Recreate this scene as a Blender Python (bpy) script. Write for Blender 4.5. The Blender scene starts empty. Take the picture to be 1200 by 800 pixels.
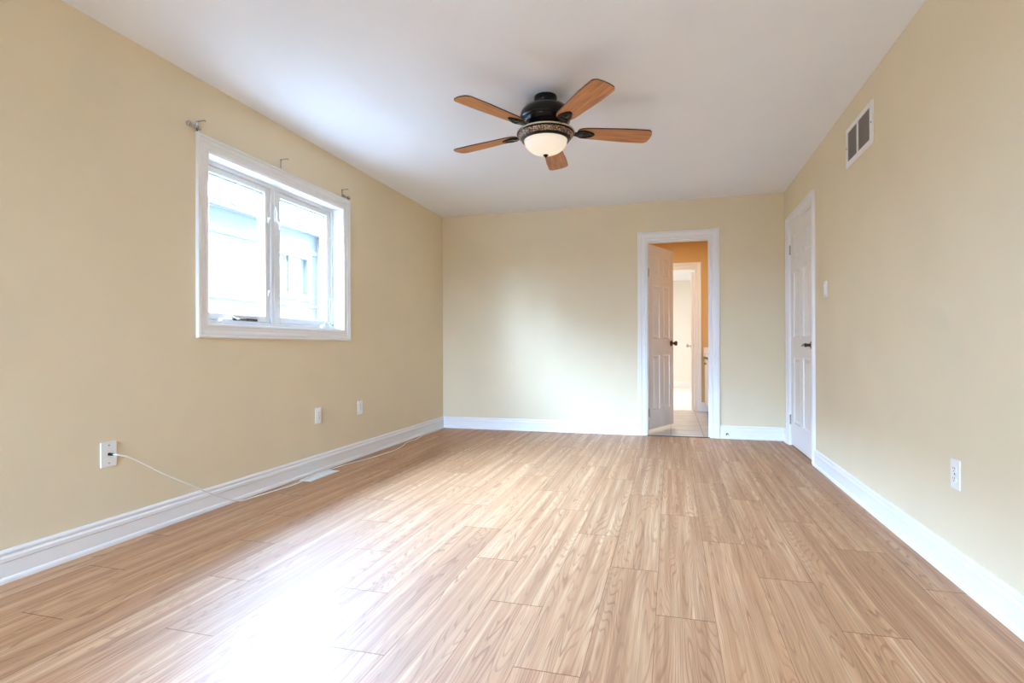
import bpy, bmesh, math, random
from mathutils import Vector, Matrix, Euler

S = bpy.context.scene
COL = S.collection
random.seed(7)

# ------------------------------------------------------------------ camera
CAM_H, YAW, ROLL = 0.924251, 0.278035, -0.003209
cam_d = bpy.data.cameras.new('camera')
cam_d.sensor_width = 36.0
cam_d.lens = 36.0 * 651.119 / 1200.0
cam_d.shift_y = 7.171 / 1200.0
cam_d.clip_start, cam_d.clip_end = 0.05, 300
cam = bpy.data.objects.new('camera', cam_d)
COL.objects.link(cam)
cam.matrix_world = (Matrix.Translation((0, 0, CAM_H)) @ Matrix.Rotation(YAW, 4, 'Z')
                    @ Matrix.Rotation(math.pi / 2, 4, 'X') @ Matrix.Rotation(ROLL, 4, 'Z'))
S.camera = cam

# ------------------------------------------------------------------ sky, exposure
SKY_COL, SKY_STRENGTH = (0.445, 0.71, 1.1), 148.0
w = bpy.data.worlds.new('overcast_sky')
S.world = w
w.use_nodes = True
bg = w.node_tree.nodes['Background']
bg.inputs[0].default_value = (*SKY_COL, 1)
bg.inputs[1].default_value = SKY_STRENGTH
S.view_settings.view_transform = 'Standard'
S.view_settings.look = 'None'
S.view_settings.exposure = 0.38
S.view_settings.gamma = 1.0
S.view_settings.use_curve_mapping = False
S.cycles.max_bounces = 14
S.cycles.diffuse_bounces = 10
S.cycles.glossy_bounces = 5
S.cycles.transparent_max_bounces = 12
S.cycles.sample_clamp_indirect = 12
S.cycles.use_denoising = True
S.cycles.caustics_reflective = True


def portal(name, centre, size, direction):
    """sky portal in a window opening: only guides sampling of the sky"""
    l = bpy.data.lights.new(name, 'AREA')
    l.shape = 'RECTANGLE'
    l.size, l.size_y = size
    l.cycles.is_portal = True
    o = bpy.data.objects.new(name, l)
    COL.objects.link(o)
    o.location = centre
    d = Vector(direction)
    z = -d
    x = Vector((0, 0, 1)).cross(z).normalized()      # size runs along the wall, size_y upwards
    o.matrix_world = Matrix.Translation(centre) @ Matrix((x, Vector((0, 0, 1)), z)).transposed().to_4x4()
    return o


# room measures (metres); camera stands at x = y = 0
XL, XR, YB, YF, HC = -2.543, 1.0787, 5.985, -3.3, 2.44
TW = 0.20            # outer wall thickness
TI = 0.115           # inner wall thickness
WIN = (2.577, 3.943, 1.068, 2.05)      # window hole  y0 y1 z0 z1
DR1 = (-0.248, 0.394, 0.0, 2.043)      # bathroom doorway x0 x1 z0 z1
DR2 = (4.868, 5.762, 0.0, 2.062)       # closet doorway y0 y1 z0 z1
RWIN = (-2.45, -1.05, 0.7, 2.25)         # added fill window behind the camera x0 x1 z0 z1
YB2 = 8.42                             # far wall of the bathroom
DR3 = (-0.37, 0.343, 0.0, 2.06)
YB3 = 13.3                             # far wall of the room beyond

portal('sky_portal', (XL - 0.16, (WIN[0] + WIN[1]) / 2, (WIN[2] + WIN[3]) / 2), (WIN[1] - WIN[0], WIN[3] - WIN[2]), (1, 0, 0))
portal('sky_portal', ((RWIN[0] + RWIN[1]) / 2, YF - 0.16, (RWIN[2] + RWIN[3]) / 2), (RWIN[1] - RWIN[0], RWIN[3] - RWIN[2]), (0, 1, 0))

bl = bpy.data.lights.new('bathroom_fill', 'AREA')      # added fill light under the bathroom ceiling, no lamp seen there
bl.shape, bl.size, bl.energy, bl.color = 'DISK', 0.3, 15, (1, 0.88, 0.72)
blo = bpy.data.objects.new('bathroom_fill', bl)
COL.objects.link(blo)
blo.location = (-0.1, 7.3, 2.42)
fl = bpy.data.lights.new('far_room_fill', 'AREA')      # added fill, stands in for daylight in the room past the bathroom
fl.shape, fl.size, fl.energy, fl.color = 'DISK', 1.0, 58, (0.9, 0.95, 1.0)
flo = bpy.data.objects.new('far_room_fill', fl)
COL.objects.link(flo)
flo.location = (-0.6, 10.6, 2.42)


# ------------------------------------------------------------------ materials
def lin(c):
    return tuple((x / 255 / 12.92) if x / 255 <= 0.04045 else ((x / 255 + 0.055) / 1.055) ** 2.4 for x in c) + (1,)


class NT:
    def __init__(self, name):
        self.m = bpy.data.materials.new(name)
        self.m.use_nodes = True
        self.t = self.m.node_tree
        self.b = self.t.nodes['Principled BSDF']
        self.out = self.t.nodes['Material Output']

    def n(self, kind, **kw):
        nd = self.t.nodes.new(kind)
        for k, v in kw.items():
            setattr(nd, k, v)
        return nd

    def l(self, a, b):
        self.t.links.new(a, b)

    def put(self, v, sock):
        if hasattr(v, 'is_linked') or hasattr(v, 'links'):
            self.l(v, sock)
        else:
            sock.default_value = v

    def math(self, op, a, b=None, c=None):
        nd = self.n('ShaderNodeMath', operation=op)
        for i, v in enumerate((a, b, c)):
            if v is not None:
                self.put(v, nd.inputs[i])
        return nd.outputs[0]

    def xyz(self, x, y, z):
        nd = self.n('ShaderNodeCombineXYZ')
        for i, v in enumerate((x, y, z)):
            self.put(v, nd.inputs[i])
        return nd.outputs[0]

    def coord(self):
        c = self.n('ShaderNodeTexCoord')
        s = self.n('ShaderNodeSeparateXYZ')
        self.l(c.outputs['Object'], s.inputs[0])
        return c.outputs['Object'], s.outputs

    def noise(self, vec, scale, detail=2, rough=0.5, dist=0.0):
        nd = self.n('ShaderNodeTexNoise')
        self.l(vec, nd.inputs['Vector'])
        nd.inputs['Scale'].default_value = scale
        nd.inputs['Detail'].default_value = detail
        nd.inputs['Roughness'].default_value = rough
        nd.inputs['Distortion'].default_value = dist
        return nd.outputs[0]

    def ramp(self, f, stops, interp='LINEAR'):
        nd = self.n('ShaderNodeValToRGB')
        nd.color_ramp.interpolation = interp
        e = nd.color_ramp.elements
        while len(e) < len(stops):
            e.new(0.5)
        for el, (p, c) in zip(e, stops):
            el.position = p
            el.color = c
        self.l(f, nd.inputs[0])
        return nd.outputs[0]

    def mix(self, f, a, b, mode='MIX'):
        nd = self.n('ShaderNodeMix', data_type='RGBA', blend_type=mode)
        self.put(f, nd.inputs[0])
        self.put(a, nd.inputs[6])
        self.put(b, nd.inputs[7])
        return nd.outputs[2]

    def bump(self, h, strength, dist):
        nd = self.n('ShaderNodeBump')
        nd.inputs['Strength'].default_value = strength
        nd.inputs['Distance'].default_value = dist
        self.l(h, nd.inputs['Height'])
        self.l(nd.outputs[0], self.b.inputs['Normal'])


def paint(name, rgb, rough=0.5, var=0.03, scale=6.0, bump=0.0, metal=0.0, spec=0.5):
    t = NT(name)
    v, _ = t.coord()
    f = t.noise(v, scale, 3)
    c = lin(rgb)
    lo = tuple(x * (1 - var) for x in c[:3]) + (1,)
    hi = tuple(min(1, x * (1 + var)) for x in c[:3]) + (1,)
    t.l(t.ramp(f, [(0.3, lo), (0.7, hi)]), t.b.inputs['Base Color'])
    t.b.inputs['Roughness'].default_value = rough
    t.b.inputs['Metallic'].default_value = metal
    t.b.inputs['Specular IOR Level'].default_value = spec
    if bump:
        t.bump(t.noise(v, 240, 2), bump, 0.001)
    return t.m


M = {}
M['wall'] = paint('cream_wall_paint', (227, 212, 182), 0.7, 0.015, 3, 0.25, spec=0.3)
M['bath_wall'] = paint('ochre_wall_paint', (216, 176, 116), 0.6, 0.015, 3, 0.2, spec=0.3)
M['pale_wall'] = paint('pale_wall_paint', (238, 234, 226), 0.7, 0.01, 3, spec=0.3)
M['ceiling'] = paint('ceiling_paint', (240, 243, 248), 0.85, 0.008, 2, 0.2, spec=0.2)
M['trim'] = paint('white_trim_paint', (240, 239, 238), 0.35, 0.01, 4)
M['door'] = paint('white_door_paint', (238, 234, 230), 0.4, 0.01, 4)
M['vinyl'] = paint('white_window_vinyl', (232, 231, 228), 0.4, 0.01, 4)
M['gasket'] = paint('grey_glazing_gasket', (120, 126, 134), 0.5)
M['plastic'] = paint('white_plastic', (240, 239, 236), 0.35, 0.01)
M['slot'] = paint('dark_slot', (40, 38, 36), 0.6)
M['chrome'] = paint('satin_chrome', (190, 186, 180), 0.25, 0.02, metal=1.0)
M['darkmetal'] = paint('dark_nickel', (92, 82, 74), 0.28, 0.03, metal=1.0)
M['antique'] = paint('pale_antique_brass', (214, 196, 170), 0.3, 0.03, metal=0.6)
M['bronze'] = paint('oil_rubbed_bronze', (16, 11, 10), 0.2, 0.1, 12, spec=0.3)
M['screw'] = paint('screw_metal', (120, 118, 112), 0.35, 0.02, metal=1.0)
M['brass'] = paint('dark_connector_metal', (66, 58, 48), 0.35, 0.05, metal=1.0)
M['cable'] = paint('white_cable_sheath', (236, 232, 222), 0.5, 0.01)
M['louver'] = paint('grey_brown_louver_paint', (130, 117, 109), 0.55, 0.03)
M['duct'] = paint('dark_duct', (52, 47, 44), 0.8)
M['register'] = paint('white_register_enamel', (232, 230, 222), 0.4, 0.01)
M['rubber'] = paint('dark_rubber', (45, 42, 40), 0.6)
M['carpet'] = paint('pale_room_floor', (238, 234, 228), 0.6, 0.02, 20)
M['vanity'] = paint('white_vanity_lacquer', (232, 226, 218), 0.4, 0.01)
M['vanity_side'] = paint('brown_vanity_side', (120, 82, 52), 0.5, 0.06, 10)
M['counter'] = paint('pale_counter_stone', (236, 230, 222), 0.2, 0.02, 20)
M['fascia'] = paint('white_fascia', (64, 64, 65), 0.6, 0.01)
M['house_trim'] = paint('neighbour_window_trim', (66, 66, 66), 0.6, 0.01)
M['ground'] = paint('pale_bounce_concrete', (185, 180, 174), 0.9, 0.05, 30)


def mat_floor():
    t = NT('oak_laminate')
    v, s = t.coord()
    x, y = s[0], s[1]
    u = t.math('DIVIDE', t.math('ADD', x, 1.612), 0.195)
    k = t.math('FLOOR', u)
    fx = t.math('FRACT', u)
    off = t.math('FRACT', t.math('ADD', t.math('MULTIPLY', k, 0.68), 0.2108))
    vv = t.math('SUBTRACT', t.math('DIVIDE', y, 1.2), off)
    j = t.math('FLOOR', vv)
    fy = t.math('FRACT', vv)
    wn = t.n('ShaderNodeTexWhiteNoise', noise_dimensions='2D')
    t.l(t.xyz(k, j, 0.0), wn.inputs['Vector'])
    h = wn.outputs['Value']
    hz = t.math('MULTIPLY', h, 61.0)
    # cathedral figure: contour lines of a stretched noise
    fig = t.noise(t.xyz(t.math('MULTIPLY', x, 8.5), t.math('MULTIPLY', y, 0.5), hz), 1.0, 2, 0.45, 0.15)
    wav = t.math('FRACT', t.math('MULTIPLY', fig, 38.0))          # saw-tooth growth rings: sharp dark late wood, soft early wood
    ringm = t.ramp(wav, [(0.0, (0.1, 0.1, 0.1, 1)), (0.62, (0.08, 0.08, 0.08, 1)), (0.88, (1, 1, 1, 1)), (0.93, (0.9, 0.9, 0.9, 1)), (1.0, (0.1, 0.1, 0.1, 1))])
    vis = t.ramp(t.noise(t.xyz(t.math('MULTIPLY', x, 16.0), t.math('MULTIPLY', y, 2.2), hz), 1.0, 2, 0.5), [(0.30, (0.25, 0.25, 0.25, 1)), (0.65, (1, 1, 1, 1))])
    ringm = t.math('MULTIPLY', ringm, vis)
    pores = t.noise(t.xyz(t.math('MULTIPLY', x, 260.0), t.math('MULTIPLY', y, 7.0), hz), 1.0, 2, 0.6)
    porem = t.ramp(pores, [(0.42, (0, 0, 0, 1)), (0.66, (1, 1, 1, 1))])
    band = t.noise(t.xyz(t.math('MULTIPLY', x, 26.0), t.math('MULTIPLY', y, 0.6), hz), 1.0, 2, 0.55)
    base = t.ramp(band, [(0.30, lin((166, 118, 79))), (0.5, lin((184, 138, 97))), (0.70, lin((203, 164, 125)))])
    streak = t.ramp(t.noise(t.xyz(t.math('MULTIPLY', x, 85.0), t.math('MULTIPLY', y, 1.1), hz), 1.0, 2, 0.6), [(0.36, (0.86, 0.84, 0.82, 1)), (0.5, (1, 1, 1, 1)), (0.66, (1.13, 1.14, 1.16, 1))])
    base = t.mix(1.0, base, streak, 'MULTIPLY')
    c = t.mix(t.math('MULTIPLY', ringm, 0.8), base, lin((136, 82, 46)))
    c = t.mix(t.math('MULTIPLY', porem, 0.30), c, lin((138, 90, 54)))
    # per-plank tone
    tone = t.ramp(h, [(0.0, (0.93, 0.925, 0.915, 1)), (1.0, (1.05, 1.05, 1.05, 1))])
    c = t.mix(1.0, c, tone, 'MULTIPLY')
    # seams
    dx = t.math('MULTIPLY', t.math('MINIMUM', fx, t.math('SUBTRACT', 1.0, fx)), 0.195)
    dy = t.math('MULTIPLY', t.math('MINIMUM', fy, t.math('SUBTRACT', 1.0, fy)), 1.2)
    sx = t.math('LESS_THAN', dx, 0.0010)
    sy = t.math('LESS_THAN', dy, 0.0022)
    seam = t.math('MAXIMUM', t.math('MULTIPLY', sx, 0.55), t.math('MULTIPLY', sy, 0.6))
    c = t.mix(seam, c, lin((104, 70, 44)))
    t.l(c, t.b.inputs['Base Color'])
    t.b.inputs['Roughness'].default_value = 0.3
    rr = t.math('ADD', t.math('MULTIPLY', seam, 0.5), FLOOR_ROUGH)
    t.l(rr, t.b.inputs['Roughness'])
    t.l(t.math('MULTIPLY_ADD', seam, -0.9 * FLOOR_SPEC, FLOOR_SPEC), t.b.inputs['Specular IOR Level'])
    t.b.inputs['Coat Weight'].default_value = 0.08
    t.b.inputs['Coat Roughness'].default_value = 0.22
    return t.m


FLOOR_ROUGH, FLOOR_SPEC = 0.60, 0.85
M['floor'] = mat_floor()


def mat_wood_blade():
    t = NT('oak_blade_veneer')
    v, s = t.coord()
    g = t.noise(t.xyz(t.math('MULTIPLY', s[0], 5.0), t.math('MULTIPLY', s[1], 70.0), s[2]), 1.0, 3, 0.55, 0.3)
    t.l(t.ramp(g, [(0.3, lin((142, 80, 34))), (0.55, lin((182, 116, 58))), (0.8, lin((206, 142, 80)))]), t.b.inputs['Base Color'])
    t.b.inputs['Roughness'].default_value = 0.35
    return t.m


M['blade'] = mat_wood_blade()
M['blade_edge'] = paint('dark_blade_edge', (52, 30, 18), 0.4)


def mat_relief():
    t = NT('bronze_relief')
    v, s = t.coord()
    vo = t.n('ShaderNodeTexVoronoi')
    t.l(v, vo.inputs['Vector'])
    vo.inputs['Scale'].default_value = 95
    c = t.ramp(vo.outputs['Distance'], [(0.15, lin((214, 190, 164))), (0.45, lin((140, 108, 86))), (0.8, lin((60, 42, 34)))])
    t.l(c, t.b.inputs['Base Color'])
    t.b.inputs['Roughness'].default_value = 0.35
    t.b.inputs['Metallic'].default_value = 0.3
    t.bump(t.math('SUBTRACT', 1.0, vo.outputs['Distance']), 0.6, 0.004)
    return t.m


M['relief'] = mat_relief()


def mat_bowl():
    t = NT('frosted_glass_bowl')
    v, _ = t.coord()
    f = t.noise(v, 9, 3)
    c = t.ramp(f, [(0.35, (1.0, 0.72, 0.47, 1)), (0.65, (1.0, 0.86, 0.66, 1))])
    t.b.inputs['Base Color'].default_value = (0.9, 0.86, 0.8, 1)
    t.b.inputs['Roughness'].default_value = 0.25
    t.l(c, t.b.inputs['Emission Color'])
    t.b.inputs['Emission Strength'].default_value = 0.3
    return t.m


M['bowl'] = mat_bowl()


def mat_glass():
    t = NT('window_glass')
    tr = t.n('ShaderNodeBsdfTransparent')
    gl = t.n('ShaderNodeBsdfGlossy')
    gl.inputs['Roughness'].default_value = 0.02
    lw = t.n('ShaderNodeLayerWeight')
    lw.inputs['Blend'].default_value = 0.5
    fr = t.math('ADD', t.math('MULTIPLY', t.math('POWER', lw.outputs['Facing'], 5.0), 0.5), 0.03).node
    mx = t.n('ShaderNodeMixShader')
    t.l(fr.outputs[0], mx.inputs[0])
    t.l(tr.outputs[0], mx.inputs[1])
    t.l(gl.outputs[0], mx.inputs[2])
    t.l(mx.outputs[0], t.out.inputs[0])
    return t.m


M['glass'] = mat_glass()


def mat_brick(name, c1, c2, cm, horiz=1):
    t = NT(name)
    v, s = t.coord()
    b = t.n('ShaderNodeTexBrick')
    t.l(t.xyz(s[horiz], s[2], 0.0), b.inputs['Vector'])
    b.inputs['Scale'].default_value = 1.0
    b.inputs['Brick Width'].default_value = 0.24
    b.inputs['Row Height'].default_value = 0.085
    b.inputs['Mortar Size'].default_value = 0.007
    b.inputs['Color1'].default_value = lin(c1)
    b.inputs['Color2'].default_value = lin(c2)
    b.inputs['Mortar'].default_value = lin(cm)
    t.l(b.outputs[0], t.b.inputs['Base Color'])
    t.b.inputs['Roughness'].default_value = 0.9
    return t.m


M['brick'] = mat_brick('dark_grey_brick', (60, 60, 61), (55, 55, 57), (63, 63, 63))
M['brick_pier'] = mat_brick('brown_brick', (80, 66, 67), (72, 60, 61), (76, 71, 71))


def mat_shingle():
    t = NT('roof_shingles')
    v, s = t.coord()
    r = t.math('FRACT', t.math('DIVIDE', s[2], 0.062))
    c = t.ramp(r, [(0.0, lin((38, 39, 41))), (0.2, lin((48, 49, 51))), (1.0, lin((54, 55, 57)))])
    t.l(c, t.b.inputs['Base Color'])
    t.b.inputs['Roughness'].default_value = 0.95
    return t.m


M['shingle'] = mat_shingle()


def mat_tile():
    t = NT('grey_beige_floor_tile')
    v, s = t.coord()
    b = t.n('ShaderNodeTexBrick')
    b.offset = 0.0
    t.l(t.xyz(s[0], t.math('ADD', s[1], 0.06), 0.0), b.inputs['Vector'])
    b.inputs['Scale'].default_value = 1.0
    b.inputs['Brick Width'].default_value = 0.33
    b.inputs['Row Height'].default_value = 0.33
    b.inputs['Mortar Size'].default_value = 0.004
    g = t.noise(t.xyz(t.math('MULTIPLY', s[0], 3.0), t.math('MULTIPLY', s[1], 16.0), 0.0), 1.0, 4, 0.6, 0.5)
    c = t.ramp(g, [(0.3, lin((166, 161, 154))), (0.7, lin((214, 210, 204)))])
    t.l(c, b.inputs['Color1'])
    t.l(c, b.inputs['Color2'])
    b.inputs['Mortar'].default_value = lin((128, 120, 112))
    t.l(b.outputs[0], t.b.inputs['Base Color'])
    t.b.inputs['Roughness'].default_value = 0.3
    return t.m


M['tile'] = mat_tile()


# ------------------------------------------------------------------ mesh helpers
class MB:
    """collects shapes, builds ONE mesh object"""

    def __init__(self):
        self.v, self.f, self.mi = [], [], []

    def add(self, vs, fs, mi=0, fn=None):
        b = len(self.v)
        self.v += [tuple(fn(*p)) if fn else tuple(p) for p in vs]
        for f in fs:
            self.f.append([b + i for i in f])
            self.mi.append(mi)
        return self

    def box(self, x0, x1, y0, y1, z0, z1, mi=0, fn=None):
        vs = [(x, y, z) for z in (z0, z1) for y in (y0, y1) for x in (x0, x1)]
        fs = [(0, 2, 3, 1), (4, 5, 7, 6), (0, 1, 5, 4), (2, 6, 7, 3), (0, 4, 6, 2), (1, 3, 7, 5)]
        return self.add(vs, fs, mi, fn)

    def loft(self, rings, closed_ring=True, cap=True, closed_path=False, mi=0, fn=None):
        n = len(rings[0])
        vs = [p for r in rings for p in r]
        fs = []
        R = len(rings)
        for i in range(R if closed_path else R - 1):
            a, b = i * n, ((i + 1) % R) * n
            for j in range(n if closed_ring else n - 1):
                k = (j + 1) % n
                fs.append((a + j, a + k, b + k, b + j))
        if cap and not closed_path:
            fs.append(tuple(range(n))[::-1])
            fs.append(tuple(range((R - 1) * n, R * n)))
        return self.add(vs, fs, mi, fn)

    def tube(self, pts, r, seg=8, mi=0, fn=None):
        pts = [Vector(p) for p in pts]
        rings = []
        up = Vector((0, 0, 1))
        for i, p in enumerate(pts):
            d = (pts[min(i + 1, len(pts) - 1)] - pts[max(i - 1, 0)]).normalized()
            a = d.cross(up)
            if a.length < 1e-4:
                a = d.cross(Vector((1, 0, 0)))
            a.normalize()
            b = a.cross(d).normalized()
            rr = r[i] if isinstance(r, (list, tuple)) else r
            rings.append([tuple(p + a * rr * math.cos(q) + b * rr * math.sin(q))
                          for q in [2 * math.pi * s / seg for s in range(seg)]])
        return self.loft(rings, mi=mi, fn=fn)

    def lathe(self, prof, c=(0, 0, 0), seg=48, axis='z', mi=0, fn=None):
        """prof: list of (radius, height)"""
        rings = []
        for r, h in prof:
            r = max(r, 1e-5)
            ring = []
            for s in range(seg):
                q = 2 * math.pi * s / seg
                a, b = r * math.cos(q), r * math.sin(q)
                p = {'z': (a, b, h), 'x': (h, a, b), 'y': (a, h, b)}[axis]
                ring.append((p[0] + c[0], p[1] + c[1], p[2] + c[2]))
            rings.append(ring)
        return self.loft(rings, mi=mi, fn=fn)

    def build(self, name, mats, parent=None, origin=(0, 0, 0), smooth=False, bevel=0.0, seg=2, rot=None):
        me = bpy.data.meshes.new(name)
        ox, oy, oz = origin
        me.from_pydata([(x - ox, y - oy, z - oz) for x, y, z in self.v], [], self.f)
        for m_ in (mats if isinstance(mats, (list, tuple)) else [mats]):
            me.materials.append(m_)
        for p, i in zip(me.polygons, self.mi):
            p.material_index = i
        bm = bmesh.new()
        bm.from_mesh(me)
        bmesh.ops.recalc_face_normals(bm, faces=bm.faces)
        if bevel:
            es = [e for e in bm.edges if len(e.link_faces) == 2 and e.calc_face_angle(0) > 0.6]
            bmesh.ops.bevel(bm, geom=es, offset=bevel, segments=seg, affect='EDGES', profile=0.5, clamp_overlap=True)
        bm.to_mesh(me)
        bm.free()
        if smooth:
            me.polygons.foreach_set('use_smooth', [True] * len(me.polygons))
            try:
                me.set_sharp_from_angle(angle=math.radians(38))
            except Exception:
                pass
        o = bpy.data.objects.new(name, me)
        COL.objects.link(o)
        if parent is None:
            o.location = origin
        else:
            o.parent = parent
        return o


def empty(name, loc):
    o = bpy.data.objects.new(name, None)
    o.empty_display_size = 0.1
    COL.objects.link(o)
    o.location = loc
    return o


def tag(o, label, cat, group=None, kind=None):
    o['label'], o['category'] = label, cat
    if group:
        o['group'] = group
    if kind:
        o['kind'] = kind
    return o


def struct(o, label, cat):
    return tag(o, label, cat, kind='structure')


def wall_mb(fn, a0, a1, z0, z1, t, holes):
    """wall in (a, z) with thickness t (0 = room side); rectangular holes (a0,a1,z0,z1)"""
    mb = MB()
    As = sorted({a0, a1, *[h[0] for h in holes], *[h[1] for h in holes]})
    Zs = sorted({z0, z1, *[max(z0, h[2]) for h in holes], *[h[3] for h in holes]})
    inside = lambda a, z: any(h[0] < a < h[1] and h[2] < z < h[3] for h in holes)
    solid = {}
    for i in range(len(As) - 1):
        for k in range(len(Zs) - 1):
            solid[i, k] = not inside((As[i] + As[i + 1]) / 2, (Zs[k] + Zs[k + 1]) / 2)
    q = lambda pts: mb.add([fn(*p) for p in pts], [(0, 1, 2, 3)])
    for (i, k), s in solid.items():
        if not s:
            continue
        a, b, c, d = As[i], As[i + 1], Zs[k], Zs[k + 1]
        q([(a, c, 0), (b, c, 0), (b, d, 0), (a, d, 0)])
        q([(a, c, t), (a, d, t), (b, d, t), (b, c, t)])
        if not solid.get((i - 1, k)):
            q([(a, c, 0), (a, d, 0), (a, d, t), (a, c, t)])
        if not solid.get((i + 1, k)):
            q([(b, c, 0), (b, c, t), (b, d, t), (b, d, 0)])
        if not solid.get((i, k - 1)):
            q([(a, c, 0), (a, c, t), (b, c, t), (b, c, 0)])
        if not solid.get((i, k + 1)):
            q([(a, d, 0), (b, d, 0), (b, d, t), (a, d, t)])
    return mb


# plane maps: (along, z, out-of-wall-into-solid t) -> world
F_LEFT = lambda a, z, t: (XL - t, a, z)
F_RIGHT = lambda a, z, t: (XR + t, a, z)
F_BACK = lambda a, z, t: (a, YB + t, z)
F_FRONT = lambda a, z, t: (a, YF - t, z)


def weld(o):
    bm = bmesh.new()
    bm.from_mesh(o.data)
    bmesh.ops.remove_doubles(bm, verts=bm.verts, dist=1e-5)
    bmesh.ops.recalc_face_normals(bm, faces=bm.faces)
    bm.to_mesh(o.data)
    bm.free()
    return o


# ------------------------------------------------------------------ room shell
struct(MB().box(XL - TW, XR + TW, YF - TW, YB + 0.02, -0.12, 0.0).build('floor', M['floor']),
       'light oak laminate plank floor of the empty bedroom', 'floor')
struct(MB().box(XL - TW, XR + TW, YF - TW, YB + TI, HC, HC + 0.12).build('ceiling', M['ceiling']),
       'flat white painted bedroom ceiling above the fan', 'ceiling')
struct(weld(wall_mb(F_LEFT, YF - TW, YB + TI, 0, HC, TW, [WIN]).build('wall_left', M['wall'])),
       'cream painted left wall with the window in it', 'wall')
struct(weld(wall_mb(F_RIGHT, YF - TW, YB + TI, 0, HC, TI, [DR2]).build('wall_right', M['wall'])),
       'cream painted right wall with the closed door and air grille', 'wall')
struct(weld(wall_mb(F_BACK, XL, XR, 0, HC, TI, [DR1]).build('wall_back', M['wall'])),
       'cream painted far wall with the open bathroom doorway', 'wall')
struct(weld(wall_mb(F_FRONT, XL, XR, 0, HC, TW, [RWIN]).build('wall_front', M['wall'])),
       'cream painted wall behind the viewer with an added window', 'wall')

struct(MB().box(XL - TW - 0.6, 2.6, YF - TW - 1.9, YB3 + 0.1, HC + 0.121, 8.5).build('wall_sky_block', M['brick']), 'added unseen brick block above the ceiling that cuts off high sky', 'wall')  # unseen overhanging block added to cut steep sky light at both windows

# baseboards
BASE = [(0, 0), (0.019, 0), (0.019, 0.012), (0.0165, 0.019), (0.012, 0.023), (0.012, 0.080), (0.0155, 0.084), (0.0155, 0.099),
        (0.0105, 0.106), (0.0105, 0.111), (0.0125, 0.114), (0.0125, 0.121), (0.007, 0.130), (0, 0.130)]


def baseboard(name, fn, a0, a1, m0, m1, label, profile=BASE, mat='trim'):
    """fn(a, z, t) with t < 0 towards the room; ends sheared by m*t for mitres"""
    r0 = [fn(a0 + m0 * t, z, -t) for t, z in profile]
    r1 = [fn(a1 + m1 * t, z, -t) for t, z in profile]
    return struct(MB().loft([r0, r1]).build(name, M[mat]), label, 'baseboard')


CW = 0.083
baseboard('baseboard_left', F_LEFT, YF, YB, 1, -1, 'white moulded baseboard along the left wall under the window')
baseboard('baseboard_back', F_BACK, XL, DR1[0] - CW, 1, 0, 'white moulded baseboard on the far wall left of the bathroom doorway')
baseboard('baseboard_back', F_BACK, DR1[1] + CW, XR, 0, -1, 'white moulded baseboard on the far wall right of the bathroom doorway')
baseboard('baseboard_right', F_RIGHT, YF, DR2[0] - CW, 1, 0, 'white moulded baseboard along the right wall below the outlet')
baseboard('baseboard_right', F_RIGHT, DR2[1] + CW, YB, 0, -1, 'short white baseboard stub between closed door and far corner')

# casing moulding swept round an opening
CASE = [(0.0, 0.0), (0.0, 0.008), (0.004, 0.011), (0.014, 0.011), (0.018, 0.008), (0.040, 0.010), (0.046, 0.015), (0.060, 0.018),
        (0.066, 0.015), (0.070, 0.020), (0.080, 0.020), (CW, 0.016), (CW, 0.0)]


def casing_mb(fn, a0, a1, z0, z1, sides=4, prof=CASE):
    rings = []
    if sides == 4:
        for sa, sz in ((-1, -1), (-1, 1), (1, 1), (1, -1)):
            rings.append([fn((a0 if sa < 0 else a1) + sa * u, (z0 if sz < 0 else z1) + sz * u, -t) for u, t in prof])
        return MB().loft(rings, closed_path=True)
    rings.append([fn(a0 - u, z0, -t) for u, t in prof])
    rings.append([fn(a0 - u, z1 + u, -t) for u, t in prof])
    rings.append([fn(a1 + u, z1 + u, -t) for u, t in prof])
    rings.append([fn(a1 + u, z0, -t) for u, t in prof])
    return MB().loft(rings)


# ------------------------------------------------------------------ left window
W0, W1, WZ0, WZ1 = WIN
FD = 0.088                       # the frame stands back this far from the wall face
win = struct(empty('window_1', (XL, W0, WZ0)), 'white two-sash casement window in the left wall', 'window')
o_ = (XL, W0, WZ0)
casing_mb(F_LEFT, W0, W1, WZ0, WZ1).build('casing', M['trim'], win, o_)
# reveal liner
mb = MB()
L = 0.006
mb.box(XL - FD, XL + 0.004, W0, W0 + L, WZ0, WZ1).box(XL - FD, XL + 0.004, W1 - L, W1, WZ0, WZ1)
mb.box(XL - FD, XL + 0.004, W0 + L, W1 - L, WZ1 - L, WZ1).box(XL - FD, XL + 0.004, W0 + L, W1 - L, WZ0, WZ0 + L)
mb.build('jamb_liner', M['trim'], win, o_)


def ring_frame(x0, x1, y0, y1, z0, z1, wl, wr, wt, wb, mb=None):
    mb = mb or MB()
    mb.box(x0, x1, y0, y0 + wl, z0, z1).box(x0, x1, y1 - wr, y1, z0, z1)
    mb.box(x0, x1, y0 + wl, y1 - wr, z1 - wt, z1).box(x0, x1, y0 + wl, y1 - wr, z0, z0 + wb)
    return mb


ym = 3.242
fx0, fx1 = XL - 0.175, XL - FD
mb = ring_frame(fx0, fx1, W0, W1, WZ0, WZ1, 0.038, 0.030, 0.030, 0.030)
mb.box(fx0, fx1, ym - 0.030, ym + 0.030, WZ0 + 0.030, WZ1 - 0.030)
# bead step where the two frames meet
mb.box(fx1, fx1 + 0.004, ym - 0.003, ym + 0.003, WZ0 + 0.01, WZ1 - 0.01)
mb.build('window_frame', M['vinyl'], win, o_, bevel=0.002)


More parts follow.
